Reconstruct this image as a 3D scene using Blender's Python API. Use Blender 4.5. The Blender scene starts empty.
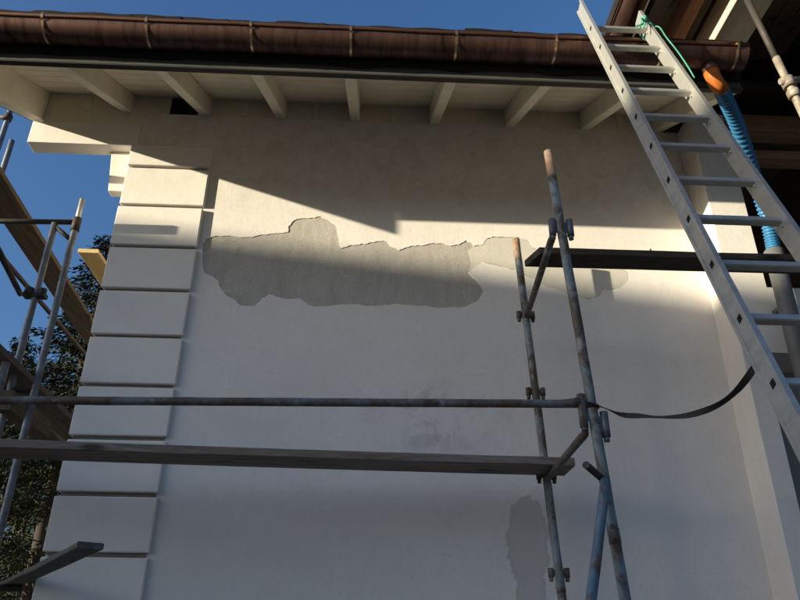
import bpy, bmesh, math, random
from mathutils import Vector, Matrix
R = math.radians
random.seed(7)
S = bpy.context.scene
COL = S.collection

# ------------------------------------------------------------------ camera
PITCH, YAW, ROLL = math.atan(720 / 1425), R(2.4), R(0.5)
cam = bpy.data.cameras.new('camera')
cam.sensor_width = 36.0
cam.lens = 36.0 * 720 / 800
cam.clip_start, cam.clip_end = 0.05, 5000
camo = bpy.data.objects.new('camera', cam)
COL.objects.link(camo)
fw = Vector((math.sin(YAW) * math.cos(PITCH), math.cos(YAW) * math.cos(PITCH), math.sin(PITCH)))
r0 = Vector((math.cos(YAW), -math.sin(YAW), 0)); u0 = r0.cross(fw)
rt = r0 * math.cos(ROLL) + u0 * math.sin(ROLL); up = u0 * math.cos(ROLL) - r0 * math.sin(ROLL)
m = Matrix((rt, up, -fw)).transposed().to_4x4(); m.translation = (0, -4.4, 1.6)
camo.matrix_world = m
S.camera = camo

# ------------------------------------------------------------------ sky and sun
SUN_AZ, SUN_EL = 248.74, 6.41            # clockwise from +Y, degrees
W = bpy.data.worlds.new('World'); S.world = W; W.use_nodes = True
nt = W.node_tree
sky = nt.nodes.new('ShaderNodeTexSky'); sky.sky_type = 'NISHITA'; sky.sun_disc = False
sky.sun_elevation = R(SUN_EL); sky.sun_rotation = R(SUN_AZ)
sky.air_density = 1.0; sky.dust_density = 8.0; sky.ozone_density = 4.1; sky.altitude = 500
bg = nt.nodes['Background']; bg.inputs[1].default_value = 0.15
nt.links.new(sky.outputs[0], bg.inputs[0])
sl = bpy.data.lights.new('sun', 'SUN'); sl.energy = 4.6; sl.angle = R(0.55); sl.color = (1.0, 0.91, 0.67)
so = bpy.data.objects.new('sun', sl); COL.objects.link(so)
sd = Vector((math.sin(R(SUN_AZ)) * math.cos(R(SUN_EL)), math.cos(R(SUN_AZ)) * math.cos(R(SUN_EL)), math.sin(R(SUN_EL))))
so.rotation_euler = sd.to_track_quat('Z', 'Y').to_euler(); so.location = sd * 60
S.view_settings.view_transform = 'Standard'; S.view_settings.look = 'None'
S.view_settings.gamma = 1.0; S.view_settings.use_curve_mapping = False
S.view_settings.exposure = 1.15

# ------------------------------------------------------------------ materials
class N:
    def __init__(s, name):
        s.m = bpy.data.materials.new(name); s.m.use_nodes = True
        s.t = s.m.node_tree; s.b = s.t.nodes['Principled BSDF']
        s.co = s.t.nodes.new('ShaderNodeTexCoord').outputs['Object']
    def node(s, k, **kw):
        n = s.t.nodes.new(k)
        for a, v in kw.items(): setattr(n, a, v)
        return n
    def link(s, a, b): s.t.links.new(a, b)
    def map(s, scale=(1, 1, 1), loc=(0, 0, 0), rot=(0, 0, 0)):
        n = s.node('ShaderNodeMapping'); n.inputs['Scale'].default_value = scale
        n.inputs['Location'].default_value = loc; n.inputs['Rotation'].default_value = rot
        s.link(s.co, n.inputs[0]); return n.outputs[0]
    def noise(s, scale, detail=4, rough=.6, vec=None, dist=0):
        n = s.node('ShaderNodeTexNoise'); n.inputs['Scale'].default_value = scale
        n.inputs['Detail'].default_value = detail; n.inputs['Roughness'].default_value = rough
        n.inputs['Distortion'].default_value = dist
        s.link(vec if vec is not None else s.co, n.inputs['Vector']); return n.outputs['Fac']
    def ramp(s, fac, stops):
        n = s.node('ShaderNodeValToRGB'); e = n.color_ramp.elements
        while len(e) < len(stops): e.new(.5)
        for el, (p, c) in zip(e, stops):
            el.position = p; el.color = (c, c, c, 1) if isinstance(c, (int, float)) else (*c, 1)
        s.link(fac, n.inputs[0]); return n.outputs[0]
    def mix(s, fac, a, b, mode='MIX'):
        n = s.node('ShaderNodeMix', data_type='RGBA', blend_type=mode)
        if isinstance(fac, (int, float)): n.inputs[0].default_value = fac
        else: s.link(fac, n.inputs[0])
        for i, v in ((6, a), (7, b)):
            if isinstance(v, tuple): n.inputs[i].default_value = (*v, 1)
            else: s.link(v, n.inputs[i])
        return n.outputs[2]
    def math(s, op, a, b=None, c=None):
        n = s.node('ShaderNodeMath', operation=op)
        for i, v in enumerate((a, b, c)):
            if v is None: continue
            if isinstance(v, (int, float)): n.inputs[i].default_value = v
            else: s.link(v, n.inputs[i])
        return n.outputs[0]
    def sep(s):
        n = s.node('ShaderNodeSeparateXYZ'); s.link(s.co, n.inputs[0]); return n.outputs
    def base(s, c):
        if isinstance(c, tuple): s.b.inputs['Base Color'].default_value = (*c, 1)
        else: s.link(c, s.b.inputs['Base Color'])
    def set(s, rough=.6, metal=0.0, spec=.4):
        if isinstance(rough, (int, float)): s.b.inputs['Roughness'].default_value = rough
        else: s.link(rough, s.b.inputs['Roughness'])
        if isinstance(metal, (int, float)): s.b.inputs['Metallic'].default_value = metal
        else: s.link(metal, s.b.inputs['Metallic'])
        s.b.inputs['Specular IOR Level'].default_value = spec
    def bump(s, h, strength=.3, dist=.01):
        n = s.node('ShaderNodeBump'); n.inputs['Strength'].default_value = strength
        n.inputs['Distance'].default_value = dist
        s.link(h, n.inputs['Height']); s.link(n.outputs[0], s.b.inputs['Normal'])

M = {}
def plaster(name, c0, c1, stain=True, grain=1.0, worn=False):
    n = N(name)
    a = n.noise(1.3, 6, .65); f = n.noise(9, 5, .7)
    c = n.ramp(a, [(.32, c0), (.68, c1)])
    c = n.mix(n.math('MULTIPLY', n.ramp(f, [(.45, 0.0), (.75, 1.0)]), .22), c, tuple(v * .80 for v in c0))
    if worn:                                    # scraped base coat: streaks, sand grains, remains of white
        st = n.ramp(n.noise(3.2, 8, .72, n.map((3.2, 1, .8)), .7), [(.42, 0.0), (.66, 1.0)])
        c = n.mix(n.math('MULTIPLY', st, .38), c, (.27, .24, .205))
        wl = n.ramp(n.noise(3.4, 9, .75, n.map((1, 1, 1.6), (2, 8, 3)), .5), [(.58, 0.0), (.66, 1.0)])
        c = n.mix(n.math('MULTIPLY', wl, .45), c, (.62, .575, .51))
        gr_ = n.ramp(n.noise(120, 2, .6), [(.52, 0.0), (.70, 1.0)])
        c = n.mix(n.math('MULTIPLY', gr_, .35), c, (.20, .175, .15))
    if stain:
        x, y, z = n.sep()
        # scuffed grey smudges in the middle of the wall
        d = n.math('ADD', n.math('POWER', n.math('MULTIPLY', n.math('SUBTRACT', x, .42), 1.35), 2.0),
                   n.math('POWER', n.math('MULTIPLY', n.math('SUBTRACT', z, 3.0), 2.6), 2.0))
        msk = n.ramp(d, [(.0, 1.0), (.55, .0)])
        sm = n.ramp(n.noise(4.5, 8, .75, dist=.6), [(.48, 0.0), (.66, 1.0)])
        c = n.mix(n.math('MULTIPLY', n.math('MULTIPLY', msk, sm), .55), c, (.25, .23, .22))
        # thin dirty streaks and faint bluish bands
        st = n.ramp(n.noise(2.2, 7, .7, n.map((.5, 1, 4.5), (3, 0, 1)), dist=.4), [(.60, 0.0), (.72, 1.0)])
        c = n.mix(n.math('MULTIPLY', st, .16), c, (.33, .30, .28))
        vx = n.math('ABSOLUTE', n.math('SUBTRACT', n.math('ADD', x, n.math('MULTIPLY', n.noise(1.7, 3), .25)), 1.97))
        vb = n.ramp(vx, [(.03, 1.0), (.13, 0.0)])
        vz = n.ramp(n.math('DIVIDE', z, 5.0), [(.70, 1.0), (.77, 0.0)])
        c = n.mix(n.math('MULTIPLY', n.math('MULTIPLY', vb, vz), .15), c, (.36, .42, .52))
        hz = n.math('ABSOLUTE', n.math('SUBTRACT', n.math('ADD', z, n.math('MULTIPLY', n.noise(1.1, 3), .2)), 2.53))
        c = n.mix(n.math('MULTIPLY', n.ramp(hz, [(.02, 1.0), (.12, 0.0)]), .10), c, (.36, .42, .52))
        # sooty mottling high up under the eave
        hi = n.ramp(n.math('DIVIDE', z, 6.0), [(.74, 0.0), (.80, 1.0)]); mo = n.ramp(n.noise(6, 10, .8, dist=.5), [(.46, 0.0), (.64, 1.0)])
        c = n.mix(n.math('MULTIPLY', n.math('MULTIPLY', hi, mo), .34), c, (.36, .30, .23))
        # grey damp stain low on the wall, with a ragged darker rim
        wob = n.math('MULTIPLY', n.math('SUBTRACT', n.noise(5.5, 9, .72, n.map((1, 1, 1), (5, 2, 7)), .8), .5), 1.15)
        def ell(cx, cz, rx_, rz_):
            return n.math('SQRT', n.math('ADD', n.math('POWER', n.math('MULTIPLY', n.math('SUBTRACT', x, cx), 1 / rx_), 2.0),
                          n.math('POWER', n.math('MULTIPLY', n.math('SUBTRACT', z, cz), 1 / rz_), 2.0)))
        e = n.math('ADD', n.math('MINIMUM', ell(.955, 2.25, .125, .27), ell(.955, 1.92, .085, .30)), wob)
        c = n.mix(n.ramp(e, [(.80, .40), (.97, .52), (1.0, 0.0)]), c, (.33, .295, .255))
        sp = n.ramp(n.noise(38, 3, .8), [(.55, 0.0), (.68, 1.0)]); sg = n.ramp(n.noise(2.6, 6, .7), [(.40, 0.0), (.60, 1.0)])
        c = n.mix(n.math('MULTIPLY', n.math('MULTIPLY', sp, sg), .26), c, (.30, .26, .22))
    n.base(c); n.set(.9, 0, .15)
    h = n.math('ADD', n.math('MULTIPLY', n.noise(3.2, 5, .6), 1.6), n.math('MULTIPLY', n.noise(46, 6, .75), .35 * grain))
    n.bump(h, .20, .02)
    M[name] = n.m
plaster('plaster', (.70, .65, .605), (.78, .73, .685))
plaster('plaster_raw', (.42, .385, .345), (.53, .49, .445), False, 4.0, True)
plaster('plaster_skim', (.52, .48, .43), (.59, .55, .495), False, 1.5)
plaster('quoin_paint', (.73, .68, .63), (.79, .74, .69), False, .5)

def paint(name, c, rough=.55, amt=.12):
    n = N(name); f = n.noise(3.5, 6, .65)
    n.base(n.mix(n.ramp(f, [(.35, 0.0), (.75, 1.0)]), c, tuple(v * (1 - amt * 2) for v in c)))
    n.set(rough, 0, .3); n.bump(n.noise(30, 4, .6), .12, .01); M[name] = n.m
paint('mortar', (.23, .20, .165), .95)
paint('eave_paint', (.78, .705, .57)); paint('soffit_paint', (.75, .675, .545)); paint('fascia_grey', (.072, .074, .070))
paint('dark_trim', (.03, .024, .02)); paint('flashing_shade_black', (.018, .015, .014), .8); paint('pvc_grey', (.14, .14, .145), .5)
paint('neighbour_wall', (.55, .50, .42), .9); paint('neighbour_roof', (.16, .07, .045), .85)
paint('loggia_wall', (.30, .28, .26), .9)

def metal(name, c0, c1, rough=.35, sc=6, stretch=(1, 1, 1), metallic=1.0, bump=.08):
    n = N(name); v = n.map(stretch); f = n.noise(sc, 7, .7, v, .3)
    n.base(n.ramp(f, [(.30, c0), (.72, c1)])); n.set(n.ramp(f, [(.3, rough), (.8, min(1, rough + .25))]), metallic, .5)
    n.bump(n.noise(sc * 5, 4, .6, v), bump, .01); M[name] = n.m
metal('copper', (.23, .125, .10), (.028, .011, .009), .36, 7, (2.4, .5, .4), .85)
metal('copper_bracket', (.95, .70, .42), (.65, .38, .18), .16, 20)
metal('copper_trim', (.24, .125, .085), (.11, .055, .04), .42, 5)
metal('aluminium', (.60, .58, .53), (.36, .35, .33), .42, 6, (1, 1, 2), .7, .06)
metal('pale_steel', (.40, .37, .31), (.14, .085, .055), .6, 14, (1, 1, 1), .3, .1)
metal('galvanised', (.24, .25, .27), (.12, .125, .14), .48, 10, (1, 1, 1), .7)
metal('dark_steel', (.075, .06, .05), (.035, .03, .028), .6, 12, (1, 1, 1), .4)

def scaffold_paint(name, blue, amount_rust=.55, top=None):
    n = N(name); f = n.noise(4.2, 9, .74, n.map((1.0, 2.0, 1.0)), .9); g = n.noise(26, 6, .7, n.map((1, 1, .6)))
    c = n.mix(n.ramp(g, [(.42, 0.0), (.62, 1.0)]), blue, tuple(.55 * v + .12 for v in blue))
    rust = n.mix(n.ramp(g, [(.35, 0.0), (.7, 1.0)]), (.070, .043, .031), (.14, .098, .072))
    k = n.ramp(f, [(amount_rust - .07, 0.0), (amount_rust + .06, 1.0)])
    c = n.mix(k, c, rust)
    k2 = n.ramp(n.noise(5.1, 5, .6, n.map((1, 1, 1), (9, 4, 2))), [(.60, 0.0), (.66, 1.0)])
    c = n.mix(n.math('MULTIPLY', k2, .75), c, (.33, .33, .32))
    if top:                                             # bare rusty tube head, where the paint has gone
        x, y, z = n.sep()
        t = n.ramp(n.math('ADD', n.math('SUBTRACT', z, top), n.math('MULTIPLY', g, .04)), [(.0, 0.0), (.02, 1.0)])
        c = n.mix(t, c, n.mix(n.ramp(g, [(.4, 0.0), (.6, 1.0)]), (.27, .14, .08), (.36, .26, .19)))
    n.base(c); n.set(.62, .12, .35); n.bump(n.math('ADD', g, k), .25, .004); M[name] = n.m
scaffold_paint('scaffold_front', (.185, .245, .28), .50, 3.985)
scaffold_paint('scaffold_rear', (.20, .245, .27), .505, 4.04)
scaffold_paint('scaffold_brace', (.085, .15, .22), .55)
scaffold_paint('scaffold_rail', (.12, .145, .165), .48)
scaffold_paint('scaffold_transom', (.16, .15, .15), .46)

def wood(name, c0, c1, c2, along='X', scale=1.0, bump=.25, knots=True):
    n = N(name)
    st = {'X': (.6, 9, 9), 'Y': (9, .6, 9), 'Z': (9, 9, .6)}[along]
    v = n.map(tuple(q * scale for q in st)); g = n.noise(3.0, 8, .68, v, .8); f = n.noise(11, 6, .7, v)
    c = n.ramp(g, [(.28, c0), (.5, c1), (.72, c2)])
    c = n.mix(n.math('MULTIPLY', n.ramp(f, [(.5, 0.0), (.7, 1.0)]), .5), c, tuple(q * .5 for q in c0))
    if knots:
        vo = n.node('ShaderNodeTexVoronoi'); vo.inputs['Scale'].default_value = 1.0
        n.link(n.map({'X': (2.1, 7, 7), 'Y': (7, 2.1, 7), 'Z': (7, 7, 2.1)}[along]), vo.inputs['Vector'])
        c = n.mix(n.ramp(vo.outputs['Distance'], [(.09, .85), (.19, 0.0)]), c, tuple(q * .3 for q in c0))
    n.base(c); n.set(.82, 0, .25); n.bump(g, bump, .006); M[name] = n.m
wood('plank_grey', (.12, .09, .07), (.225, .178, .145), (.33, .27, .225))
wood('plank_dark', (.032, .025, .018), (.058, .045, .033), (.10, .08, .06))
wood('plank_brown_y', (.075, .055, .038), (.12, .09, .064), (.17, .13, .095), 'Y')
wood('plank_pine_y', (.46, .31, .13), (.58, .42, .20), (.66, .50, .27), 'Y')
wood('plank_weathered_y', (.075, .063, .053), (.125, .108, .092), (.17, .15, .13), 'Y')
wood('beam_cream', (.52, .43, .31), (.60, .50, .37), (.66, .56, .43), 'Y', 1, .1)
wood('joist_red', (.26, .12, .07), (.33, .16, .10), (.40, .21, .13), 'Y', 1, .1)
wood('boards_tan', (.42, .34, .24), (.50, .41, .30), (.57, .47, .35), 'Y', 1, .1)
wood('timber_brown', (.17, .10, .06), (.24, .15, .09), (.31, .20, .13), 'X', 1, .2, False)
wood('timber_dark', (.055, .034, .022), (.085, .052, .034), (.12, .075, .05), 'X')
wood('bark', (.018, .013, .010), (.032, .024, .018), (.05, .038, .028), 'Z')

def plain(name, c, rough=.5, spec=.4, sc=14, amt=.25, bump=.1):
    n = N(name); f = n.noise(sc, 5, .6)
    n.base(n.mix(n.ramp(f, [(.35, 0.0), (.7, 1.0)]), c, tuple(v * (1 - amt) for v in c)))
    n.set(rough, 0, spec); n.bump(n.noise(sc * 4, 3), bump, .004); M[name] = n.m
plain('hose_blue', (.026, .16, .34), .42); plain('elbow_orange', (.42, .115, .018), .6, .25)
plain('rope_green', (.06, .27, .19), .85); plain('strap_black', (.045, .040, .042), .85, .2, 40, .4)
plain('rubber', (.02, .02, .02), .8); plain('hole_dark', (.02, .019, .018), .9, .1)
plain('roof_tile', (.022, .015, .012), .8, .2, 9, .5, .3)

def foliage(name, c0, c1):
    n = N(name); f = n.noise(2.2, 4, .6); g = n.noise(23, 2)
    n.base(n.mix(n.ramp(g, [(.3, 0.0), (.7, .6)]), n.ramp(f, [(.35, c0), (.65, c1)]), tuple(v * .55 for v in c0)))
    n.set(.75, 0, .2); M[name] = n.m
foliage('needles', (.009, .015, .006), (.028, .034, .011)); foliage('leaves', (.05, .06, .015), (.11, .11, .026))
n = N('ground'); f = n.noise(.35, 8, .65); g = n.noise(6, 6, .7)
n.base(n.mix(n.ramp(g, [(.4, 0.0), (.7, .4)]), n.ramp(f, [(.4, (.16, .14, .09)), (.62, (.36, .31, .24))]), (.06, .05, .04)))
n.set(.95, 0, .1); n.bump(g, .5, .05); M['ground'] = n.m

# ------------------------------------------------------------------ mesh helpers
def link(name, me, mat=None, parent=None, smooth=False):
    o = bpy.data.objects.new(name, me); COL.objects.link(o)
    if mat and not me.materials: me.materials.append(M[mat])
    if smooth:
        for p in me.polygons: p.use_smooth = True
    if parent:
        o.parent = parent
        o.location = -origin(parent)
    return o
def origin(o):
    v = Vector(o.location)
    while o.parent: o = o.parent; v = v + o.location
    return v
def tag(o, label, cat, group=None):
    o['label'] = label; o['category'] = cat
    if group: o['group'] = group
    return o
def thing(name, loc, label, cat, group=None):
    o = bpy.data.objects.new(name, None); o.location = loc; o.empty_display_size = .2; COL.objects.link(o)
    return tag(o, label, cat, group)
def mesh(name, vs, fs):
    me = bpy.data.meshes.new(name); me.from_pydata([tuple(v) for v in vs], [], fs); me.update(); return me
def fin(bm, name):
    bmesh.ops.recalc_face_normals(bm, faces=bm.faces)
    me = bpy.data.meshes.new(name); bm.to_mesh(me); bm.free(); return me
def bm_box(bm, a, b, bevel=0.0, warp=0.0):
    (x0, y0, z0), (x1, y1, z1) = a, b
    vs = [bm.verts.new((x, y, z)) for x in (x0, x1) for y in (y0, y1) for z in (z0, z1)]
    fs = [bm.faces.new([vs[i] for i in q]) for q in ((0, 1, 3, 2), (4, 6, 7, 5), (0, 4, 5, 1), (2, 3, 7, 6), (0, 2, 6, 4), (1, 5, 7, 3))]
    if bevel:
        es = list({e for f in fs for e in f.edges})
        bmesh.ops.bevel(bm, geom=es, offset=bevel, segments=2, profile=.5, affect='EDGES')
def box(name, a, b, mat, parent=None, bevel=.004):
    bm = bmesh.new(); bm_box(bm, a, b, bevel); return link(name, fin(bm, name), mat, parent)
def bm_prism(bm, prof, axis, t0, t1):
    # prof in the two other axes (cyclic order), extruded along axis
    def P(p, t): return {'X': (t, p[0], p[1]), 'Y': (p[0], t, p[1]), 'Z': (p[0], p[1], t)}[axis]
    a = [bm.verts.new(P(p, t0)) for p in prof]; b = [bm.verts.new(P(p, t1)) for p in prof]
    n = len(prof); bm.faces.new(a); bm.faces.new(b[::-1])
    for i in range(n): bm.faces.new((a[i], b[i], b[(i + 1) % n], a[(i + 1) % n]))
def prism(name, prof, axis, t0, t1, mat, parent=None, bevel=.0):
    bm = bmesh.new(); bm_prism(bm, prof, axis, t0, t1)
    if bevel: bmesh.ops.bevel(bm, geom=list(bm.edges), offset=bevel, segments=2, profile=.5, affect='EDGES')
    return link(name, fin(bm, name), mat, parent)
def frame(d):
    d = d.normalized(); a = Vector((0, 0, 1)) if abs(d.z) < .95 else Vector((1, 0, 0))
    s = d.cross(a).normalized(); return s, s.cross(d).normalized()
def bm_sweep(bm, pts, rad, n=14, caps=True):
    pts = [Vector(p) for p in pts]; rad = rad if isinstance(rad, (list, tuple)) else [rad] * len(pts)
    rings = []; s = None
    for i, p in enumerate(pts):
        d = (pts[min(i + 1, len(pts) - 1)] - pts[max(i - 1, 0)]).normalized()
        if s is None: s, t = frame(d)
        else:
            s = (s - d * s.dot(d)).normalized(); t = s.cross(d)
        rings.append([bm.verts.new(p + (s * math.cos(6.28318 * k / n) + t * math.sin(6.28318 * k / n)) * rad[i]) for k in range(n)])
    for a, b in zip(rings, rings[1:]):
        for k in range(n):
            f = bm.faces.new((a[k], a[(k + 1) % n], b[(k + 1) % n], b[k])); f.smooth = True
    if caps: bm.faces.new(rings[0][::-1]); bm.faces.new(rings[-1])
def tube(name, pts, rad, mat, parent=None, n=14):
    bm = bmesh.new(); bm_sweep(bm, pts, rad, n); return link(name, fin(bm, name), mat, parent)
def lerp(a, b, t): return Vector(a).lerp(Vector(b), t)
def dented(a, b, r, seg=.12, amp=.0012):
    # slightly wavy, worn tube
    a, b = Vector(a), Vector(b); k = max(2, int((b - a).length / seg)); pts, rd = [], []
    for i in range(k + 1):
        p = a.lerp(b, i / k); pts.append(p + Vector((random.uniform(-amp, amp), random.uniform(-amp, amp), 0)) * (0 < i < k)); rd.append(r * random.uniform(.985, 1.015))
    return pts, rd
def plank(name, a, b, wdir, width, thick, mat, label, bow=.006, group='scaffold planks'):
    # board from a to b (centre of underside), real thickness, sawn edges a little uneven, slight bow
    a, b = Vector(a), Vector(b); wdir = Vector(wdir).normalized(); L = (b - a).length
    ups = (b - a).normalized().cross(wdir).normalized()
    if ups.z < 0: ups = -ups
    k = max(6, int(L / .22)); bm = bmesh.new(); rows = []
    for i in range(k + 1):
        t = i / k; c = a.lerp(b, t) - Vector((0, 0, bow * 4 * t * (1 - t)))
        j = [random.uniform(-.0022, .0022) for _ in range(4)]; e = .004
        h = width / 2
        pr = [(-h + e, 0), (h - e + j[0], 0), (h + j[0], e), (h + j[1], thick - e), (h - e, thick), (-h + e + j[2], thick), (-h + j[2], thick - e), (-h + j[3], e)]
        rows.append([bm.verts.new(c + wdir * x + ups * z) for x, z in pr])
    for p, q in zip(rows, rows[1:]):
        for i in range(8): bm.faces.new((p[i], p[(i + 1) % 8], q[(i + 1) % 8], q[i]))
    bm.faces.new(rows[0][::-1]); bm.faces.new(rows[-1])
    me = fin(bm, name); o = link(name, me, mat)
    return tag(o, label, 'plank', group)

# ------------------------------------------------------------------ ground
vs, fs = [], []
G = [-900, -300, -120, -60, -40, -30, -22, -16, -11, -7, -4, 0, 4, 8, 13, 20, 30, 45, 70, 120, 300, 900]
for x in G:
    for y in G:
        d = max(0, math.hypot(x, y) - 14); vs.append((x, y, -.02 + (.25 * math.sin(x * .13) * math.cos(y * .11) * min(1, d / 30))))
k = len(G)
for i in range(k - 1):
    for j in range(k - 1): fs.append((i * k + j, (i + 1) * k + j, (i + 1) * k + j + 1, i * k + j + 1))
o = link('ground', mesh('ground', vs, fs), 'ground', smooth=True); o['kind'] = 'structure'

# ------------------------------------------------------------------ the house
SL = .543                                   # roof pitch (rise per metre)
RB = 5.38                                   # underside of the rafters over the wall face
def zr(y, off=0.0): return RB + SL * y + off
house = thing('house', (0, 4, 0), 'white plastered house with raised corner blocks, deep rafter eave and brown copper gutter', 'house')

# core wall (raw plaster shows where the white coat has come off)
bm = bmesh.new()
bm_box(bm, (-1.80, .0045, -.3), (2.46, .30, RB))
bm_box(bm, (-1.80, .30, -.3), (-1.50, 8.0, RB))
bm_box(bm, (-1.50, 7.7, -.3), (7.0, 8.0, RB))
bm_box(bm, (6.7, .30, -.3), (7.0, 7.7, RB))
wall = link('wall', fin(bm, 'wall'), 'plaster_raw', house)

MAIN = [(-1.206, 4.231), (-1.177, 4.274), (-1.123, 4.292), (-1.053, 4.299), (-0.954, 4.29), (-0.87, 4.293), (-0.795, 4.317), (-0.697, 4.329), (-0.62, 4.344), (-0.617, 4.395), (-0.584, 4.443), (-0.557, 4.457), (-0.457, 4.469), (-0.4, 4.488), (-0.326, 4.448), (-0.273, 4.399), (-0.255, 4.307), (-0.237, 4.225), (-0.16, 4.252), (-0.09, 4.263), (-0.019, 4.278), (0.045, 4.293), (0.095, 4.286), (0.131, 4.238), (0.181, 4.223), (0.217, 4.241), (0.267, 4.259), (0.352, 4.27), (0.424, 4.29), (0.496, 4.284), (0.546, 4.269), (0.582, 4.278), (0.626, 4.297), (0.655, 4.319), (0.698, 4.299), (0.711, 4.275), (0.77, 4.285), (0.808, 4.337), (0.845, 4.355), (0.94, 4.359), (1.035, 4.362), (1.113, 4.331), (1.145, 4.273), (1.23, 4.251), (1.435, 4.209), (1.611, 4.165), (1.697, 4.16), (1.769, 4.154), (1.805, 4.098), (1.804, 4.042), (1.745, 3.976), (1.664, 3.949), (1.607, 3.948), (1.58, 3.9), (1.506, 3.874), (1.403, 3.894), (1.301, 3.93), (1.199, 3.966), (1.098, 4.035), (0.995, 4.087), (0.89, 4.116), (0.763, 4.145), (0.661, 4.06), (0.768, 3.921), (0.722, 3.842), (0.631, 3.785), (0.458, 3.772), (0.356, 3.784), (0.185, 3.794), (0.082, 3.784), (-0.006, 3.773), (-0.156, 3.784), (-0.257, 3.77), (-0.372, 3.759), (-0.44, 3.768), (-0.476, 3.805), (-0.518, 3.819), (-0.599, 3.809), (-0.661, 3.829), (-0.703, 3.843), (-0.754, 3.811), (-0.79, 3.757), (-0.842, 3.744), (-0.896, 3.75), (-0.935, 3.794), (-1.006, 3.834), (-1.046, 3.886), (-1.066, 3.94), (-1.111, 3.97), (-1.161, 3.992), (-1.18, 4.031)]
SKIM = [(0.661, 4.06), (0.692, 4.142), (0.667, 4.24), (0.711, 4.271), (0.769, 4.281), (0.808, 4.333), (0.845, 4.35), (0.94, 4.353), (1.034, 4.357), (1.112, 4.326), (1.144, 4.269), (1.229, 4.247), (1.435, 4.204), (1.611, 4.16), (1.697, 4.155), (1.768, 4.149), (1.801, 4.098), (1.8, 4.041), (1.746, 3.98), (1.664, 3.953), (1.607, 3.952), (1.58, 3.903), (1.507, 3.878), (1.403, 3.898), (1.301, 3.934), (1.199, 3.97), (1.098, 4.039), (0.995, 4.092), (0.89, 4.12), (0.764, 4.149)]
def rough_loop(pts, amp, n=4):
    out = []
    for i, p in enumerate(pts):
        q = pts[(i + 1) % len(pts)]
        for k in range(n):
            t = k / n; out.append((p[0] + (q[0] - p[0]) * t + random.uniform(-amp, amp), p[1] + (q[1] - p[1]) * t + random.uniform(-amp, amp)))
    return out
def sheet(name, loops, y0, y1, mat, parent):
    # flat coat with holes between depth y0 (back) and y1 (front)
    cu = bpy.data.curves.new(name, 'CURVE'); cu.dimensions = '2D'; cu.fill_mode = 'BOTH'; cu.extrude = abs(y1 - y0) / 2
    for lp in loops:
        sp = cu.splines.new('POLY'); sp.points.add(len(lp) - 1); sp.use_cyclic_u = True
        for q, (x, z) in zip(sp.points, lp): q.co = (x, z, 0, 1)
    tmp = bpy.data.objects.new(name, cu); COL.objects.link(tmp)
    dg = bpy.context.evaluated_depsgraph_get(); me = bpy.data.meshes.new_from_object(tmp.evaluated_get(dg))
    bpy.data.objects.remove(tmp); bpy.data.curves.remove(cu)
    mid = (y0 + y1) / 2
    for v in me.vertices: x, z, d = v.co; v.co = (x, mid + d, z)
    bm = bmesh.new(); bm.from_mesh(me); fin_me = fin(bm, name); bpy.data.meshes.remove(me)
    return link(name, fin_me, mat, parent)
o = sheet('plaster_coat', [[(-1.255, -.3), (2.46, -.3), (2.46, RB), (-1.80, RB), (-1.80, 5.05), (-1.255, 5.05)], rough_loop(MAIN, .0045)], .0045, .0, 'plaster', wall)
o['label'] = 'white plaster coat with a long ragged piece flaked away'
o = sheet('plaster_skim', [rough_loop(SKIM, .002, 3)], .0045, .002, 'plaster_skim', wall)
o['label'] = 'paler filler at the right end of the flaked patch'

# raised corner blocks
QZ = 4.853; PIT = .3393; J = .012
qx0, qx1 = -1.835, -1.235
tops = [QZ - PIT * i for i in range(0, 16)]
for i in range(16):
    zt = 5.052 if i == 0 else tops[i - 1]
    zb = tops[i] if i < 15 else -.25
    if i == 15: zb = tops[15] - .05
    jz = random.uniform(-.0025, .0025)
    a, b = (qx0 + random.uniform(-.003, .003), -.03 + random.uniform(-.002, .002), zb + J + jz), (qx1 + random.uniform(-.004, .004), .10, zt - (J + jz * .6 if i else 0))
    bm = bmesh.new(); bm_box(bm, a, b, .008); link('quoin', fin(bm, 'quoin'), 'quoin_paint', wall)

box('mortar_bed', (-1.81, -.004, -.25), (-1.256, .0055, 5.045), 'mortar', wall, 0)
# wall plate beam carried out past the corner, and the stub under it
o = box('purlin', (-2.62, -.003, 5.064), (-1.801, .13, 5.262), 'quoin_paint', house, .004)
prism('corbel', [(-1.98, 4.704), (-1.836, 4.704), (-1.836, 5.06), (-2.02, 5.06)], 'Y', .08, .16, 'quoin_paint', house, .005)
box('wall_plate', (-1.835, .132, 5.10), (-1.81, .30, 5.36), 'eave_paint', house)

# pilaster, lintel and loggia on the right
prism('pilaster', [(2.365, -.3), (2.492, -.3), (2.492, 3.402), (6.9, 3.402), (6.9, 3.864), (2.625, 3.864), (2.625, 5.36), (2.365, 5.36)], 'Y', -.25, .249, 'plaster', house, .006)
box('loggia_side_wall', (2.494, .10, -.3), (6.7, .26, 3.40), 'loggia_wall', house)
box('loggia_floor', (2.46, .25, 3.55), (6.7, 3.0, 3.80), 'loggia_wall', house)
for i in range(10):
    box('loggia_board', (2.46, 1.9, 3.80 + i * .19), (6.7, 1.93 + .006 * (i % 2), 3.98 + i * .19), 'timber_dark', house, .005)
box('loggia_side_lining', (2.44, .31, 3.8), (2.46, 1.9, 5.7), 'timber_dark', house)
box('header_beam', (2.63, -.20, 5.27), (6.9, -.04, 5.42), 'timber_brown', house, .008)
box('header_beam', (2.63, -.05, 5.12), (6.9, .08, 5.20), 'timber_brown', house, .008)
prism('knee_brace', [(2.64, 5.05), (2.72, 5.05), (3.2, 5.62), (3.08, 5.62)], 'Y', .25, .36, 'timber_dark', house, .006)

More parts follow.
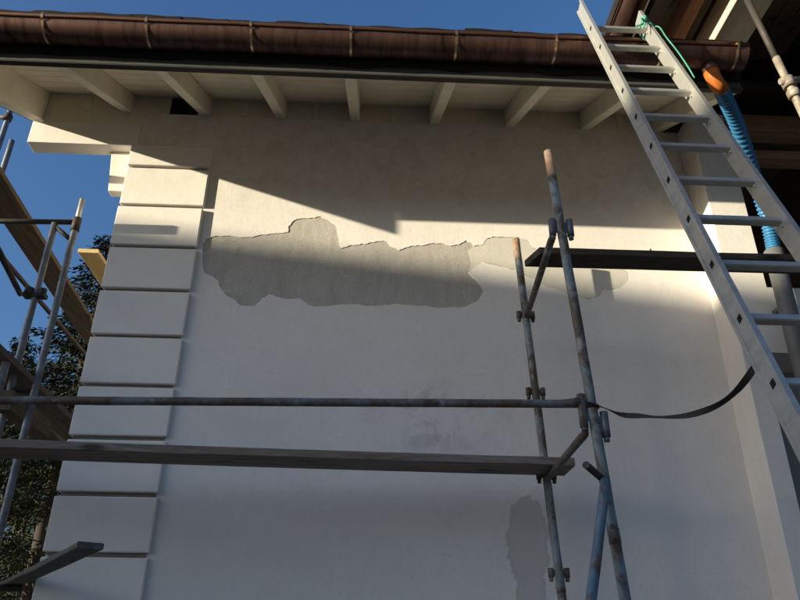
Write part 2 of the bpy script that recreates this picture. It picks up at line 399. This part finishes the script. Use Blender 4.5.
# eave: rafters, blocking, soffit boards
EX0, EX1 = -2.62, 2.26
RX = [-1.895, -1.30, -.715, -.14, .48, 1.075, 1.675]
bm = bmesh.new(); H = .165
bm_prism(bm, [(-1.05, zr(-1.05)), (.35, zr(.35)), (.35, zr(.35, H)), (-1.05, zr(-1.05, H))], 'X', -.075, 0)
bmesh.ops.bevel(bm, geom=list(bm.edges), offset=.004, segments=1, affect='EDGES')
rme = fin(bm, 'rafter'); rme.materials.append(M['eave_paint'])
for x in RX + [2.25]:
    o = link('rafter', rme, None, house); o.location = o.location + Vector((x, 0, 0))
o = prism('verge_board', [(-1.03, zr(-1.03, -.10)), (.5, zr(.5, -.10)), (.5, zr(.5, .20)), (-1.03, zr(-1.03, .20))], 'X', -2.655, -2.55, 'eave_paint', house, .004)
prism('verge_cover', [(-1.10, zr(-1.10, -.095)), (.5, zr(.5, -.095)), (.5, zr(.5, .26)), (-1.10, zr(-1.10, .26))], 'X', -2.672, -2.657, 'dark_trim', house)
box('verge_infill', (-2.549, .001, 5.263), (-1.80, .03, 5.57), 'eave_paint', house, .003)
xs = [-2.545] + RX + [2.25]
for i in range(len(xs) - 1):
    a, b = xs[i], xs[i + 1] - .075
    if i == 0: a = -2.47
    if b - a < .1: continue
    mid = a + (b - a) * (.46 + .1 * (i % 3) / 3)
    if i == 1:                                   # one board is missing here
        box('blocking_board', (a, .004, RB + .002), (-1.640, .024, RB + .178), 'soffit_paint', house, .003)
        box('vent_frame', (-1.640, -.002, RB + .002), (-1.615, .020, RB + .178), 'eave_paint', house, .003)
        box('blocking_board', (-1.40, .004, RB + .002), (b, .024, RB + .178), 'soffit_paint', house, .003)
        box('vent_shadow_box', (-1.66, .0245, RB + .002), (-1.38, .05, RB + .19), 'hole_dark', house, .003)
        continue
    box('blocking_board', (a, .004, RB + .002), (mid - .003, .024, RB + .178), 'soffit_paint', house, .003)
    box('blocking_board', (mid + .003, .008, RB + .002), (b, .028, RB + .178), 'soffit_paint', house, .003)
    box('cover_strip', (mid - .022, -.006, RB + .002), (mid + .022, .0035, RB + .172), 'eave_paint', house, .002)
ck = math.cos(math.atan(SL))
prism('roof', [(-1.10, zr(-1.10, H + .034)), (4.0, zr(4.0, H + .034)), (4.0, zr(4, H + .095)), (-1.10, zr(-1.10, H + .095))], 'X', -2.656, 2.27, 'dark_trim', house)
roof = house.children[-1]
prism('rear_roof_slope', [(4.0, zr(4.0, H + .095)), (4.0, zr(4.0, H)), (9.2, zr(-1.2, H)), (9.2, zr(-1.2, H + .095))], 'X', -2.656, 7.2, 'roof_tile', house)
nb = 11; y0 = -1.078; step = (.36 - y0) / nb
for i in range(nb):
    a = y0 + i * step; b = a + step - .004
    bm = bmesh.new(); bm_prism(bm, [(a, zr(a, H + .002)), (b, zr(b, H + .002)), (b, zr(b, H + .030)), (a, zr(a, H + .030))], 'X', -2.549, 2.262)
    bmesh.ops.bevel(bm, geom=list(bm.edges), offset=.003, segments=1, affect='EDGES')
    link('soffit_board', fin(bm, 'soffit_board'), 'soffit_paint', house)
# roof tiles along the eave (two courses), a dark sheet above
bm = bmesh.new(); prof = []
for k in range(9):
    t = k / 8; prof.append((.30 * t, .003 * math.sin(t * math.pi * 2) + .016))
va = [bm.verts.new((x, 0, z + .014)) for x, z in prof]; vb = [bm.verts.new((x, .40, z)) for x, z in prof]
vc = [bm.verts.new((x, 0, z - .006)) for x, z in prof]
for a, b in ((va, vb), (vc, va)):
    for k in range(8): bm.faces.new((a[k], a[k + 1], b[k + 1], b[k]))
tme = fin(bm, 'roof_tile'); tme.materials.append(M['roof_tile'])
for r in range(2):
    for i in range(17):
        o = link('roof_tile', tme, None, roof); y = -1.215 + r * .33
        o.location = o.location + Vector((-2.66 + i * .289 + random.uniform(-.004, .004), y + random.uniform(-.008, .006), zr(y, H + .166) + random.uniform(-.0015, .0015)))
        o.rotation_euler = (math.atan(SL) - .04, random.uniform(-.004, .004), random.uniform(-.004, .004)); o.scale = (.985, 1, 1)
prism('roof_covering', [(-.6, zr(-.6, H + .10)), (4.05, zr(4.05, H + .10)), (4.05, zr(4.05, H + .15)), (-.6, zr(-.6, H + .15))], 'X', -2.66, 7.2, 'roof_tile', house)

# fascia, trim, flashing with its uneven lower edge
box('fascia', (-2.54, -1.082, 4.8205), (2.265, -1.054, 5.00), 'fascia_grey', house, .004)
box('drip_strip', (-2.656, -1.092, 4.806), (2.268, -1.052, 4.818), 'dark_trim', house, .003)
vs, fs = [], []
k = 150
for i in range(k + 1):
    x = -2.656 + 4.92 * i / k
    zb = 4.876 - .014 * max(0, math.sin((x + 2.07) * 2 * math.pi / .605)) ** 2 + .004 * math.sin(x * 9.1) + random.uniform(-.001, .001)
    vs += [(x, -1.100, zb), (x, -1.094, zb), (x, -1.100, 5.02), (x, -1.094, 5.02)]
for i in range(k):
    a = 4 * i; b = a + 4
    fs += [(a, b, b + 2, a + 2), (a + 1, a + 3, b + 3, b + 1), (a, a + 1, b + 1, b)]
link('flashing', mesh('flashing', vs, fs), 'flashing_shade_black', house)  # its black also stands in for the gutter's shaded underside

# copper gutter: U profile, rolled bead, brackets, end caps, outlet
GX0, GX1 = -2.66, 2.235; gy, gz, gr = -1.195, 4.880, .098
def gprof(r):
    q = r / gr; p = []
    for k in range(23):
        a = math.pi + math.pi * k / 22; p.append((gy + r * math.cos(a), gz + .085 + (.082 - gr + r) * math.sin(a)))
    return p
po, pi_ = gprof(gr), gprof(gr - .004)
bm = bmesh.new(); seg = 64; rows = []
for s in range(seg + 1):
    x = GX0 + (GX1 - GX0) * s / seg
    sag = .004 * math.sin(x * 5.2) * .5 + random.uniform(-.0012, .0012)
    rows.append([[bm.verts.new((x, y, z + sag)) for y, z in pp] for pp in (po, pi_)])
for a, b in zip(rows, rows[1:]):
    for q in (0, 1):
        for k in range(len(po) - 1):
            f = bm.faces.new((a[q][k], a[q][k + 1], b[q][k + 1], b[q][k])); f.smooth = True
gut = link('gutter', fin(bm, 'gutter'), 'copper', house)
tube('bead', [(GX0 + (GX1 - GX0) * i / 30, gy - gr - .004, gz + .088 + .002 * math.sin(i * 1.3)) for i in range(31)], .0135, 'copper_trim', gut, 10)
prism('end_cap', gprof(gr + .002), 'X', GX1, GX1 + .004, 'copper', gut)
prism('end_cap', gprof(gr + .002), 'X', GX0 - .004, GX0, 'copper', gut)
for x in [-2.57, -1.975, -1.375, -.765, -.175, .455, 1.055, 1.70, 2.165]:
    bm = bmesh.new(); w = .0075; rr = gr + .004; A = []
    path = [(gy - rr - .016, gz + .075), (gy - rr - .014, gz + .108), (gy - rr + .006, gz + .112), (gy - rr, gz + .085)] if False else []
    for k in range(25):
        a = math.pi * 1.10 + math.pi * .80 * k / 24; path.append((gy + rr * math.cos(a), gz + .085 + .087 * math.sin(a)))
    path = [(gy - rr - .010, gz + .106), (gy - rr - .016, gz + .086), (gy - rr - .008, gz + .068)] + path
    lo = [[bm.verts.new((xx, y + d * .0, z)) for y, z in path] for xx, d in ((x - w, 0), (x + w, 0))]
    cy = Vector((gy, gz + .02)); 
    inn = [[bm.verts.new((xx, y + (cy[0] - y) * .05, z + (cy[1] - z) * .05)) for y, z in path] for xx in (x - w, x + w)]
    for k in range(len(path) - 1):
        for p, q in ((lo[0], lo[1]), (inn[0], lo[0]), (lo[1], inn[1])):
            bm.faces.new((p[k], p[k + 1], q[k + 1], q[k]))
    link('gutter_bracket', fin(bm, 'gutter_bracket'), 'copper_bracket', gut)
tube('outlet', [(2.02, gy, gz + .02), (2.022, gy, gz - .06)], [.05, .042], 'copper', gut, 18)

# projecting roof on the right with its own gutter, seen from below
bm = bmesh.new(); rows = []
for s in range(25):
    y = -.35 - 2.6 * s / 24
    rows.append([bm.verts.new((1.665 + .078 * math.cos(math.pi * (1 + k / 14)), y, 5.505 + .078 * math.sin(math.pi * (1 + k / 14)))) for k in range(15)])
for a, b in zip(rows, rows[1:]):
    for k in range(14): f = bm.faces.new((a[k], a[k + 1], b[k + 1], b[k])); f.smooth = True
g2 = link('side_gutter', fin(bm, 'side_gutter'), 'copper', house)
tube('bead', [(1.585, -.35, 5.512), (1.585, -2.95, 5.512)], .011, 'copper_trim', g2, 10)
box('side_fascia', (1.762, -2.95, 5.47), (1.785, -.40, 5.64), 'dark_trim', house)
for i in range(9):                                 # boarding under the projecting roof
    x = 1.79 + i * .16; z = 5.53 + .30 * (x - 1.79)
    prism('ceiling_board', [(x, z), (x + .156, z + .047), (x + .156, z + .073), (x, z + .026)], 'Y', -2.95, -.30, 'boards_tan' if i < 3 else 'timber_dark', house, .002)
box('joist', (1.985, -2.95, 5.42), (2.075, -.45, 5.56), 'joist_red', house, .006)
box('tie_beam', (2.205, -2.95, 5.30), (2.435, -.55, 5.52), 'beam_cream', house, .006)
prism('side_roof', [(1.60, 5.60), (4.4, 6.44), (7.2, 5.60), (7.2, 5.68), (4.4, 6.54), (1.60, 5.68)], 'Y', -3.0, 4.0, 'roof_tile', house)
box('tie_beam', (4.6, -2.95, 5.30), (4.8, -.25, 5.5), 'timber_dark', house, .006)
box('grey_downpipe_bracket', (2.62, -.36, 3.66), (2.70, -.25, 3.69), 'galvanised', house)
tube('downpipe', [(2.665, -.37, 4.08), (2.66, -.37, 3.80), (2.655, -.37, 3.4), (2.655, -.37, .0)], [.062, .056, .056, .056], 'pvc_grey', house, 18)

# ------------------------------------------------------------------ blue drain hose
hose = thing('drain_hose', (2.66, -.37, 4.0), 'blue corrugated drain hose with orange elbow hanging from the gutter end', 'hose')
tube('elbow', [(2.022, gy, 4.835), (2.028, gy, 4.79), (2.05, gy + .015, 4.755), (2.095, gy + .045, 4.725)], [.046, .046, .046, .045], 'elbow_orange', hose, 20)
cp = [(2.08, -1.16, 4.732), (2.15, -1.08, 4.70), (2.28, -.92, 4.665), (2.43, -.72, 4.575), (2.55, -.55, 4.46), (2.625, -.45, 4.31), (2.66, -.39, 4.17), (2.665, -.37, 4.05)]
def catmull(P, n):
    P = [Vector(p) for p in P]; P = [P[0] * 2 - P[1]] + P + [P[-1] * 2 - P[-2]]; out = []
    for i in range(1, len(P) - 2):
        for k in range(n):
            t = k / n; a, b, c, d = P[i - 1:i + 3]
            out.append(.5 * ((2 * b) + (c - a) * t + (2 * a - 5 * b + 4 * c - d) * t * t + (3 * b - a - 3 * c + d) * t ** 3))
    return out + [P[-2]]
pts = catmull(cp, 26)
tube('hose', pts, [.0425 + .0045 * (1 if (i // 2) % 2 else -1) for i in range(len(pts))], 'hose_blue', hose, 18)

# ------------------------------------------------------------------ ladder
ldr = thing('ladder', (1.35, -3.5, 0), 'long aluminium ladder leaning against the copper gutter', 'ladder')
def LP(x, z, off=0.0):                       # point on the ladder's plane, off = normal offset (towards the wall)
    return Vector((x, -1.33 - (5.1 - z) / 2.43, z)) + Vector((0, .925, -.38)) * off
def rx(side, z): return (1.245 if side < 0 else 1.575) - (5.1 - z) * (.024 if side < 0 else .012)
def rail(side, ztop):
    bm = bmesh.new(); o = side
    for (u0, u1, v0, v1) in ((-.006, .006, -.042, .042), (0.004, .013, -.0422, -.028), (0.004, .013, .028, .0422)):
        # u: sideways (outwards positive), v: depth along the normal
        q = []
        for z in (0.0, ztop):
            for u, v in ((u0, v0), (u1, v0), (u1, v1), (u0, v1)):
                q.append(bm.verts.new(LP(rx(side, z) + o * u, z, v)))
        for f in ((0, 1, 2, 3), (7, 6, 5, 4), (0, 4, 5, 1), (1, 5, 6, 2), (2, 6, 7, 3), (3, 7, 4, 0)): bm.faces.new([q[i] for i in f])
    return link('rail', fin(bm, 'rail'), 'aluminium', ldr)
rails = {-1: rail(-1, 5.30), 1: rail(1, 5.15)}
z = 4.945; k = 0
while z > .15:
    a, b = LP(rx(-1, z) + .004, z), LP(rx(1, z) - .004, z)
    dn = Vector((0, .925, -.38)); du = Vector((0, .38, .925)); h = .0145
    bm = bmesh.new(); q = []
    for p in (a, b):
        for s, t in ((-1, -1), (1, -1), (1.0, 1), (-1, 1)): q.append(bm.verts.new(p + dn * h * s + du * h * t))
    for f in ((0, 1, 2, 3), (7, 6, 5, 4), (0, 4, 5, 1), (1, 5, 6, 2), (2, 6, 7, 3), (3, 7, 4, 0)): bm.faces.new([q[i] for i in f])
    bmesh.ops.bevel(bm, geom=list(bm.edges), offset=.003, segments=2, affect='EDGES')
    rg = link('rung', fin(bm, 'rung'), 'aluminium', ldr)
    for side in (-1, 1):                     # dark hollow rung ends showing in the rail sides
        bm = bmesh.new(); q = []
        for d in (.0062, .0078):
            for s, t in ((-1, -1), (1, -1), (1, 1), (-1, 1)): q.append(bm.verts.new(LP(rx(side, z) + side * d, z) + dn * .0115 * s + du * .0125 * t))
        for f in ((0, 1, 2, 3), (7, 6, 5, 4), (0, 4, 5, 1), (1, 5, 6, 2), (2, 6, 7, 3), (3, 7, 4, 0)): bm.faces.new([q[i] for i in f])
        link('rung_end', fin(bm, 'rung_end'), 'hole_dark', rg)
        tube('rivet', [LP(rx(side, z) - side * .006, z - .026), LP(rx(side, z) - side * .013, z - .026)], .009, 'aluminium', rg, 8)
    z -= .2607; k += 1
for side in (-1, 1):
    p = LP(rx(side, .03), .03); box('rubber_foot', (p.x - .03, p.y - .05, -.02), (p.x + .03, p.y + .05, .06), 'rubber', ldr)

# green cord tied round the ladder's right rail
pts = []
for i in range(90):
    t = i / 89; a = t * 2 * math.pi * 3.2; zz = 4.96 + .035 * math.sin(a * .37)
    pts.append(LP(1.572 + .030 * math.cos(a), zz, .050 * math.sin(a)))
pts += catmull([pts[-1], LP(1.605, 4.90, -.045), LP(1.602, 4.72, -.052), LP(1.60, 4.52, -.056), LP(1.603, 4.36, -.046), LP(1.61, 4.27, -.03)], 8)
bm = bmesh.new(); bm_sweep(bm, pts, .0042, 6)
bm_sweep(bm, catmull([LP(1.555, 4.98, -.05), LP(1.53, 4.93, -.06), LP(1.50, 4.88, -.055), LP(1.49, 4.86, -.04)], 6), .005, 6)
bm_sweep(bm, catmull([LP(1.555, 4.98, -.05), LP(1.52, 4.95, -.065), LP(1.515, 4.89, -.06), LP(1.47, 4.875, -.05)], 6), .005, 6)
bm_sweep(bm, [LP(1.565, 5.0, -.055), LP(1.55, 4.975, -.062), LP(1.545, 4.95, -.055)], [.012, .016, .011], 8)
tag(link('cord', fin(bm, 'cord'), 'rope_green'), 'green cord knotted round the top of the ladder', 'cord')

# ------------------------------------------------------------------ scaffold in front of the wall
sc = thing('scaffold', (1.0, -1.0, 0), 'worn blue tube scaffold frame standing in front of the white wall', 'scaffold', 'tube scaffolds')
def fx(z): return 1.070 + (.947 - 1.070) * (z - 1.842) / 2.300
def bx_(z): return 1.064 + (.961 - 1.064) * (z - 1.915) / 2.269
FY, BY = -1.245, -.25
p, r = dented((fx(4.142), FY, 4.142), (fx(0), FY, 0), .0242); tube('upright', p, r, 'scaffold_front', sc, 18)
p, r = dented((bx_(4.184), BY, 4.184), (bx_(0), BY, 0), .0242); tube('upright', p, r, 'scaffold_rear', sc, 18)
tube('joint_sleeve', [(fx(2.126), FY, 2.126), (fx(2.06), FY, 2.06)], .0262, 'scaffold_front', sc, 18)
tube('joint_sleeve', [(bx_(2.0), BY, 1.995), (bx_(1.95), BY, 1.95)], .0258, 'scaffold_rear', sc, 18)
def pockets(xf, y, z, h=.085, r=.0185, gap=.047, drop=0.0):
    for s in (-1, 1):
        zz = z - (drop if s > 0 else 0)
        bm = bmesh.new(); x = xf(zz) + s * gap
        bm_sweep(bm, [(x, y, zz + h / 2), (x, y, zz - h / 2)], r, 14)
        bm_box(bm, (min(x, xf(zz)), y - .006, zz - h * .3), (max(x, xf(zz)), y + .006, zz + h * .3))
        bm_sweep(bm, [(x, y, zz - h / 2), (x, y, zz - h / 2 - .022)], r * .72, 12)
        link('socket', fin(bm, 'socket'), 'scaffold_transom' if y > -.8 else 'galvanised', sc)
pockets(fx, FY, 3.646, .098); pockets(fx, FY, 2.636, .118, .019, .047, .05)
for z in (3.614, 3.094, 2.584, 2.052): pockets(bx_, BY, z, .048, .016, .044)
def transom(z0, z1, name='transom'):
    a, b = Vector((fx(z0) - .047, FY + .0, z0)), Vector((bx_(z1) - .0, BY - .02, z1))
    tube(name, [a + Vector((0, 0, .03)), a + Vector((0, .02, -.005)), lerp(a, b, .06), lerp(a, b, .5), b], [.014, .017, .0195, .0195, .0195], 'scaffold_transom', sc, 14)
transom(3.604, 3.599); transom(2.547, 2.562)
# guard rail with its flattened hook end
pts, rad = dented((-2.17, -1.21, 2.641), (.885, -1.228, 2.686), .0195)
pts += [Vector((.931, -1.233, 2.688)), Vector((fx(2.65) - .053, -1.24, 2.690))]; rad += [.022, .026]
tube('guard_rail', pts, rad, 'scaffold_rail', sc, 14)
tube('hook', [(fx(2.65) - .049, FY, 2.728), (fx(2.65) - .047, FY, 2.568)], .019, 'scaffold_transom', sc, 14)
# diagonal brace and the short stub it hangs on
p, r = dented((1.031, -1.299, 2.321), (.55, -1.52, .60), .0215); tube('brace', p, r, 'scaffold_brace', sc, 14)
tube('stub', [(.931, -1.365, 2.368), (1.036, -1.245, 2.336)], .0165, 'dark_steel', sc, 12)
# the far end of the bay, past the left edge of the view
for y in (FY, BY):
    p, r = dented((-2.2, y, 3.2), (-2.2, y, 0), .0242); tube('upright', p, r, 'scaffold_rear', sc, 14)
tube('transom', [(-2.2, FY, 2.555), (-2.2, BY, 2.555)], .0195, 'scaffold_transom', sc)
p, r = dented((3.95, FY, 4.0), (3.95, FY, 0), .0242); tube('upright', p, r, 'scaffold_rear', sc, 14)
p, r = dented((3.95, BY, 4.0), (3.95, BY, 0), .0242); tube('upright', p, r, 'scaffold_rear', sc, 14)
tube('transom', [(3.95, FY, 3.6), (3.95, BY, 3.6)], .0195, 'scaffold_transom', sc)

plank('scaffold_plank', (-2.47, -.56, 2.584), (1.141, -.365, 2.584), (0, 1, 0), .245, .046, 'plank_grey', 'weathered grey plank lying low across the scaffold below the guard rail')
plank('scaffold_plank', (.889, -.93, 3.628), (4.2, -.967, 3.628), (-.35, 1, 0), .165, .042, 'plank_dark', 'dark plank on the upper transom, passing behind the ladder')
tube('nail', [(1.546, -.99, 3.668), (1.548, -.99, 3.69)], [.006, .003], 'dark_steel')
o = bpy.data.objects['nail']; pl = bpy.data.objects['scaffold_plank.001']; o.parent = pl

# black webbing strap sagging from the scaffold to the ladder
ctr = catmull([(.995, -1.275, 2.675), (1.05, -1.30, 2.652), (1.09, -1.42, 2.578), (1.106, -1.60, 2.514), (1.154, -1.70, 2.479), (1.198, -1.85, 2.441), (1.228, -2.0, 2.427), (1.232, -2.15, 2.430), (1.205, -2.33, 2.440), (1.185, -2.40, 2.445)], 10)
bm = bmesh.new(); prev = None
for i, p in enumerate(ctr):
    t = i / (len(ctr) - 1); ang = 1.25 * math.sin(t * math.pi * 3.1 + .6) + .15
    d = (ctr[min(i + 1, len(ctr) - 1)] - ctr[max(0, i - 1)]).normalized(); s, u = frame(d)
    wv = (u * math.cos(ang) + s * math.sin(ang)) * .0115; nv = wv.cross(d).normalized() * .0012
    q = [bm.verts.new(p + wv + nv), bm.verts.new(p - wv + nv), bm.verts.new(p - wv - nv), bm.verts.new(p + wv - nv)]
    if prev:
        for k in range(4): bm.faces.new((prev[k], prev[(k + 1) % 4], q[(k + 1) % 4], q[k]))
    prev = q
bm_sweep(bm, [(fx(2.65) + .027 * math.cos(a), FY + .027 * math.sin(a), 2.668) for a in [k * .35 for k in range(19)]], .0085, 6)
tag(link('strap', fin(bm, 'strap'), 'strap_black'), 'black twisted strap sagging between the scaffold post and the ladder', 'strap')

# leaning tube at the far right under the projecting roof
rs = thing('scaffold_tube', (2.45, -1.6, 0), 'pale scaffold tube with couplers slanting beneath the projecting roof at right', 'scaffold tube')
a, b = Vector((2.08, -1.6, 5.0)), Vector((2.83, -1.6, 0))
a2 = Vector((2.148, -1.6, 4.55)); d = (Vector((2.197, -1.6, 4.208)) - a2).normalized()
p, r = dented(a2 - d * .0, a2 + d * 4.55, .0205); tube('tube', p, r, 'pale_steel', rs)
tube('shaded_tube_top', [a2 - d * .45, a2 + d * .05], .018, 'dark_steel', rs)  # thinner top piece, dark steel stands for the tie beam's shade
c = a2 + d * .18
bm = bmesh.new(); bm_sweep(bm, [c - d * .03, c + d * .03], .034, 14); bm_sweep(bm, [c + Vector((-.05, -.01, .0)), c + Vector((.06, -.01, .02))], .017, 10)
bm_sweep(bm, [c + d * .055, c + d * .10], .032, 14); link('coupler', fin(bm, 'coupler'), 'pale_steel', rs)

# ------------------------------------------------------------------ scaffold round the corner (left)
ls = thing('scaffold', (-2.5, .9, 0), 'grey galvanised scaffold beside the gable end, left of the corner blocks', 'scaffold', 'tube scaffolds')
AX, BX2, AY = -2.205, -2.36, .20
p, r = dented((AX, AY, 4.50), (AX, AY, 0), .0242); tube('upright', p, r, 'galvanised', ls)
tube('spigot', [(AX, AY, 4.47), (AX, AY, 4.70)], [.0185, .0185], 'aluminium', ls)
p, r = dented((BX2, AY, 4.48), (BX2 - .015, AY, 0), .0235); tube('upright', p, r, 'galvanised', ls)
tube('transom', [(-3.25, AY, 4.475), (AX + .02, AY, 4.497)], .0195, 'dark_steel', ls)
tube('gusset', [(BX2, AY, 4.46), (AX, AY, 4.335)], .0165, 'dark_steel', ls)
tube('collar', [(AX, AY, 4.53), (AX, AY, 4.42)], .031, 'dark_steel', ls)
tube('transom', [(-3.25, AY, 3.17), (AX, AY, 3.19)], .0195, 'dark_steel', ls)
p, r = dented((-3.25, -.50, 4.75), (-3.25, -.50, 0), .0242); tube('upright', p, r, 'galvanised', ls)  # unseen post added to carry the shadow-casting board
box('shadow_board', (-4.4, -.55, 4.435), (-2.71, -.527, 4.505), 'plank_weathered_y', ls)  # unseen board added to throw a bar shadow on the corner blocks
# uprights of the next frame along the gable
for xx in (-2.6, -3.45):
    p, r = dented((xx, 4.3, 4.75), (xx, 4.3, 0), .0242); tube('upright', p, r, 'galvanised', ls)
tube('transom', [(-3.45, 4.3, 4.87), (-2.6, 4.3, 4.87)], .0195, 'dark_steel', ls)
tube('transom', [(-3.45, 4.3, 3.23), (-2.3, 4.3, 3.23)], .0195, 'dark_steel', ls)
tube('ledger', [(-2.62, -.55, 4.30), (-2.79, .45, 4.30), (-2.85, 4.35, 4.30)], .019, 'dark_steel', ls)
tube('ledger', [(-2.33, -.55, 3.90), (-2.48, .22, 3.90)], .019, 'dark_steel', ls)
bm = bmesh.new(); bm_sweep(bm, [(BX2 - .045, AY - .02, 3.86), (BX2 - .045, AY - .02, 3.93)], .03, 10); bm_sweep(bm, [(BX2 + .045, AY - .01, 3.86), (BX2 + .045, AY - .01, 3.93)], .026, 10)
bm_box(bm, (BX2 - .08, AY - .03, 3.865), (BX2 + .07, AY + .03, 3.895)); link('coupler', fin(bm, 'coupler'), 'dark_steel', ls)
for xx, zt in ((-3.455, 6.24), (-3.352, 5.86)):
    p, r = dented((xx, 1.0, zt), (xx, 1.0, 0), .0242); tube('upright', p, r, 'galvanised', ls)
bm = bmesh.new(); bm_sweep(bm, [(-3.455, 1.0, 6.09), (-3.455, 1.0, 6.16)], .036, 12); bm_sweep(bm, [(-3.51, .97, 6.10), (-3.40, .97, 6.11)], .02, 10)
link('coupler', fin(bm, 'coupler'), 'dark_steel', ls)
plank('scaffold_plank', (-2.93, -.35, 4.90), (-3.28, 4.45, 4.90), (1, 0, 0), .24, .045, 'plank_brown_y', 'brown plank high on the left scaffold, crossing the sky behind two posts')
plank('scaffold_plank', (-2.705, 1.6, 5.045), (-2.68, 4.6, 5.045), (1, .02, 0), .19, .04, 'plank_pine_y', 'sunlit yellow plank end poking out behind the corner blocks')
plank('scaffold_plank', (-2.40, -.35, 3.30), (-2.54, 4.4, 3.25), (1, 0, 0), .24, .045, 'plank_weathered_y', 'grey brown plank running back along the gable at guard rail height')
plank('scaffold_plank', (-2.66, .05, 3.30), (-2.87, 4.4, 3.25), (1, 0, 0), .22, .045, 'plank_weathered_y', 'dark plank at the left edge beside the lower gable plank')
plank('timber_offcut', (-2.335, .10, 3.02), (-2.345, .75, 3.02), (1, 0, 0), .10, .13, 'plank_brown_y', 'short squared timber hung under the left scaffold plank', 0)
plank('scaffold_plank', (-1.103, -1.328, 2.0), (-2.953, 1.645, 2.0), (.849, .528, 0), .100, .026, 'plank_weathered_y', 'dark plank end jutting across the corner blocks at bottom left')
tube('transom', [(-3.25, AY, 1.976), (-1.99, AY, 1.976)], .0195, 'dark_steel', ls)
tube('transom', [(-3.6, 1.5, 1.976), (-2.75, 1.5, 1.976)], .0195, 'dark_steel', ls)

# ------------------------------------------------------------------ trees behind the gable
def leaf_quads(vs, fs, c, n, spread, size, droop=0.0, axis=None, wid=.13):
    for _ in range(n):
        p = c + Vector((random.gauss(0, spread), random.gauss(0, spread), random.gauss(0, spread * .7)))
        d = Vector((random.uniform(-1, 1), random.uniform(-1, 1), random.uniform(-1, .6) - droop))
        if axis: d = d * .6 + axis
        d.normalize(); s = d.cross(Vector((random.uniform(-1, 1), random.uniform(-1, 1), random.uniform(-1, 1)))).normalized()
        L = size * random.uniform(.6, 1.3); w = L * wid
        i = len(vs); vs += [p, p + d * L * .5 + s * w, p + d * L, p + d * L * .5 - s * w]; fs.append((i, i + 1, i + 2, i + 3))
def spruce(base, H, rad, label, low=.6):
    root = thing('spruce_tree', base, label, 'tree', 'trees behind the house'); B = Vector(base)
    bm = bmesh.new(); k = 10
    bm_sweep(bm, [B + Vector((.05 * math.sin(i), .04 * math.cos(i * 1.3), H * i / k)) for i in range(k + 1)], [.16 * (1 - i / (k + .3)) + .012 for i in range(k + 1)], 9)
    vs, fs = [], []; z = low
    while z < H - .1:
        t = (z - low) / (H - low); L = rad * (1 - t) ** .8 * random.uniform(.75, 1.15) + .08
        nbr = random.randint(5, 7); a0 = random.uniform(0, 6.28)
        for q in range(nbr):
            a = a0 + q * 6.28 / nbr + random.uniform(-.25, .25); l = L * random.uniform(.65, 1.1)
            if random.random() < (.12 if z > 4.7 else .74): continue
            d = Vector((math.cos(a), math.sin(a), 0)); p0 = B + Vector((0, 0, z))
            tip = p0 + d * l + Vector((0, 0, -.28 * l + .10 * l * t)); mid = p0 + d * l * .5 + Vector((0, 0, -.17 * l))
            bm_sweep(bm, [p0, mid, tip], [.022 * (1 - t) + .008, .012, .004], 5)
            m_ = max(3, int(l / .085))
            for j in range(1, m_ + 1):
                u = j / m_; c = p0.lerp(mid, u * 2) if u < .5 else mid.lerp(tip, u * 2 - 1)
                leaf_quads(vs, fs, c, 15, .06 + .08 * (1 - u), .13, .5, d * .7)
        z += random.uniform(.16, .26)
    link('trunk', fin(bm, 'trunk'), 'bark', root); link('crown', mesh('crown', vs, fs), 'needles', root)
spruce((-5.5, 8.6, -.05), 9.5, 2.5, 'tall spruce tree rising behind the corner blocks')
spruce((-7.25, 9.9, -.05), 7.8, 2.2, 'smaller spruce tree behind the left scaffold posts')
spruce((-8.6, 14.5, -.05), 9.2, 2.4, 'distant spruce tree seen low between scaffold and house corner')
def shrub(base, H, rad, label):
    root = thing('shrub', base, label, 'shrub'); B = Vector(base); bm = bmesh.new(); vs, fs = [], []
    for q in range(9):
        a = q * .7 * 2; l = rad * random.uniform(.35, 1); tip = B + Vector((math.cos(a) * l, math.sin(a) * l, H * random.uniform(.7, 1)))
        mid = B.lerp(tip, .5) + Vector((0, 0, .25)); bm_sweep(bm, [B + Vector((math.cos(a), math.sin(a), 0)) * .08, mid, tip], [.03, .016, .005], 6)
        for j in range(26):
            u = random.uniform(.66, 1.02); c = B.lerp(mid, u * 2) if u < .5 else mid.lerp(tip, u * 2 - 1)
            leaf_quads(vs, fs, c + Vector((random.gauss(0, .16), random.gauss(0, .16), random.gauss(0, .14))), 7, .09, .085, .1, None, .3)
    link('stem', fin(bm, 'stem'), 'bark', root); link('foliage', mesh('foliage', vs, fs), 'leaves', root)
shrub((-6.5, 11.2, -.05), 6.2, 1.3, 'yellow green leafy shrub beside the house corner')

# ------------------------------------------------------------------ neighbouring house towards the low sun (left, out of view): its roof shades the lower wall
rc = Vector((-23.88, -9.43, 0)); rd = Vector((.241, -.970, 0)).normalized(); rn = Vector((-rd.y, rd.x, 0))
nh = thing('neighbour_house', rc, 'gabled neighbouring house across the yard, out of view to the left', 'house')
def NH(name, prof, L, mat):
    vs = [rc + rd * s * L + rn * a + Vector((0, 0, z)) for s in (-1, 1) for a, z in prof]; k = len(prof)
    fs = [tuple(range(k))[::-1], tuple(range(k, 2 * k))] + [(i, (i + 1) % k, k + (i + 1) % k, k + i) for i in range(k)]
    return link(name, mesh(name, vs, fs), mat, nh)
NH('wall', [(-4.2, -.3), (4.2, -.3), (4.2, 4.0), (0, 6.55), (-4.2, 4.0)], 5.2, 'neighbour_wall')
NH('roof', [(-4.9, 4.06), (0, 6.90), (4.9, 4.06), (4.9, 4.2), (0, 7.04), (-4.9, 4.2)], 5.6, 'neighbour_roof')
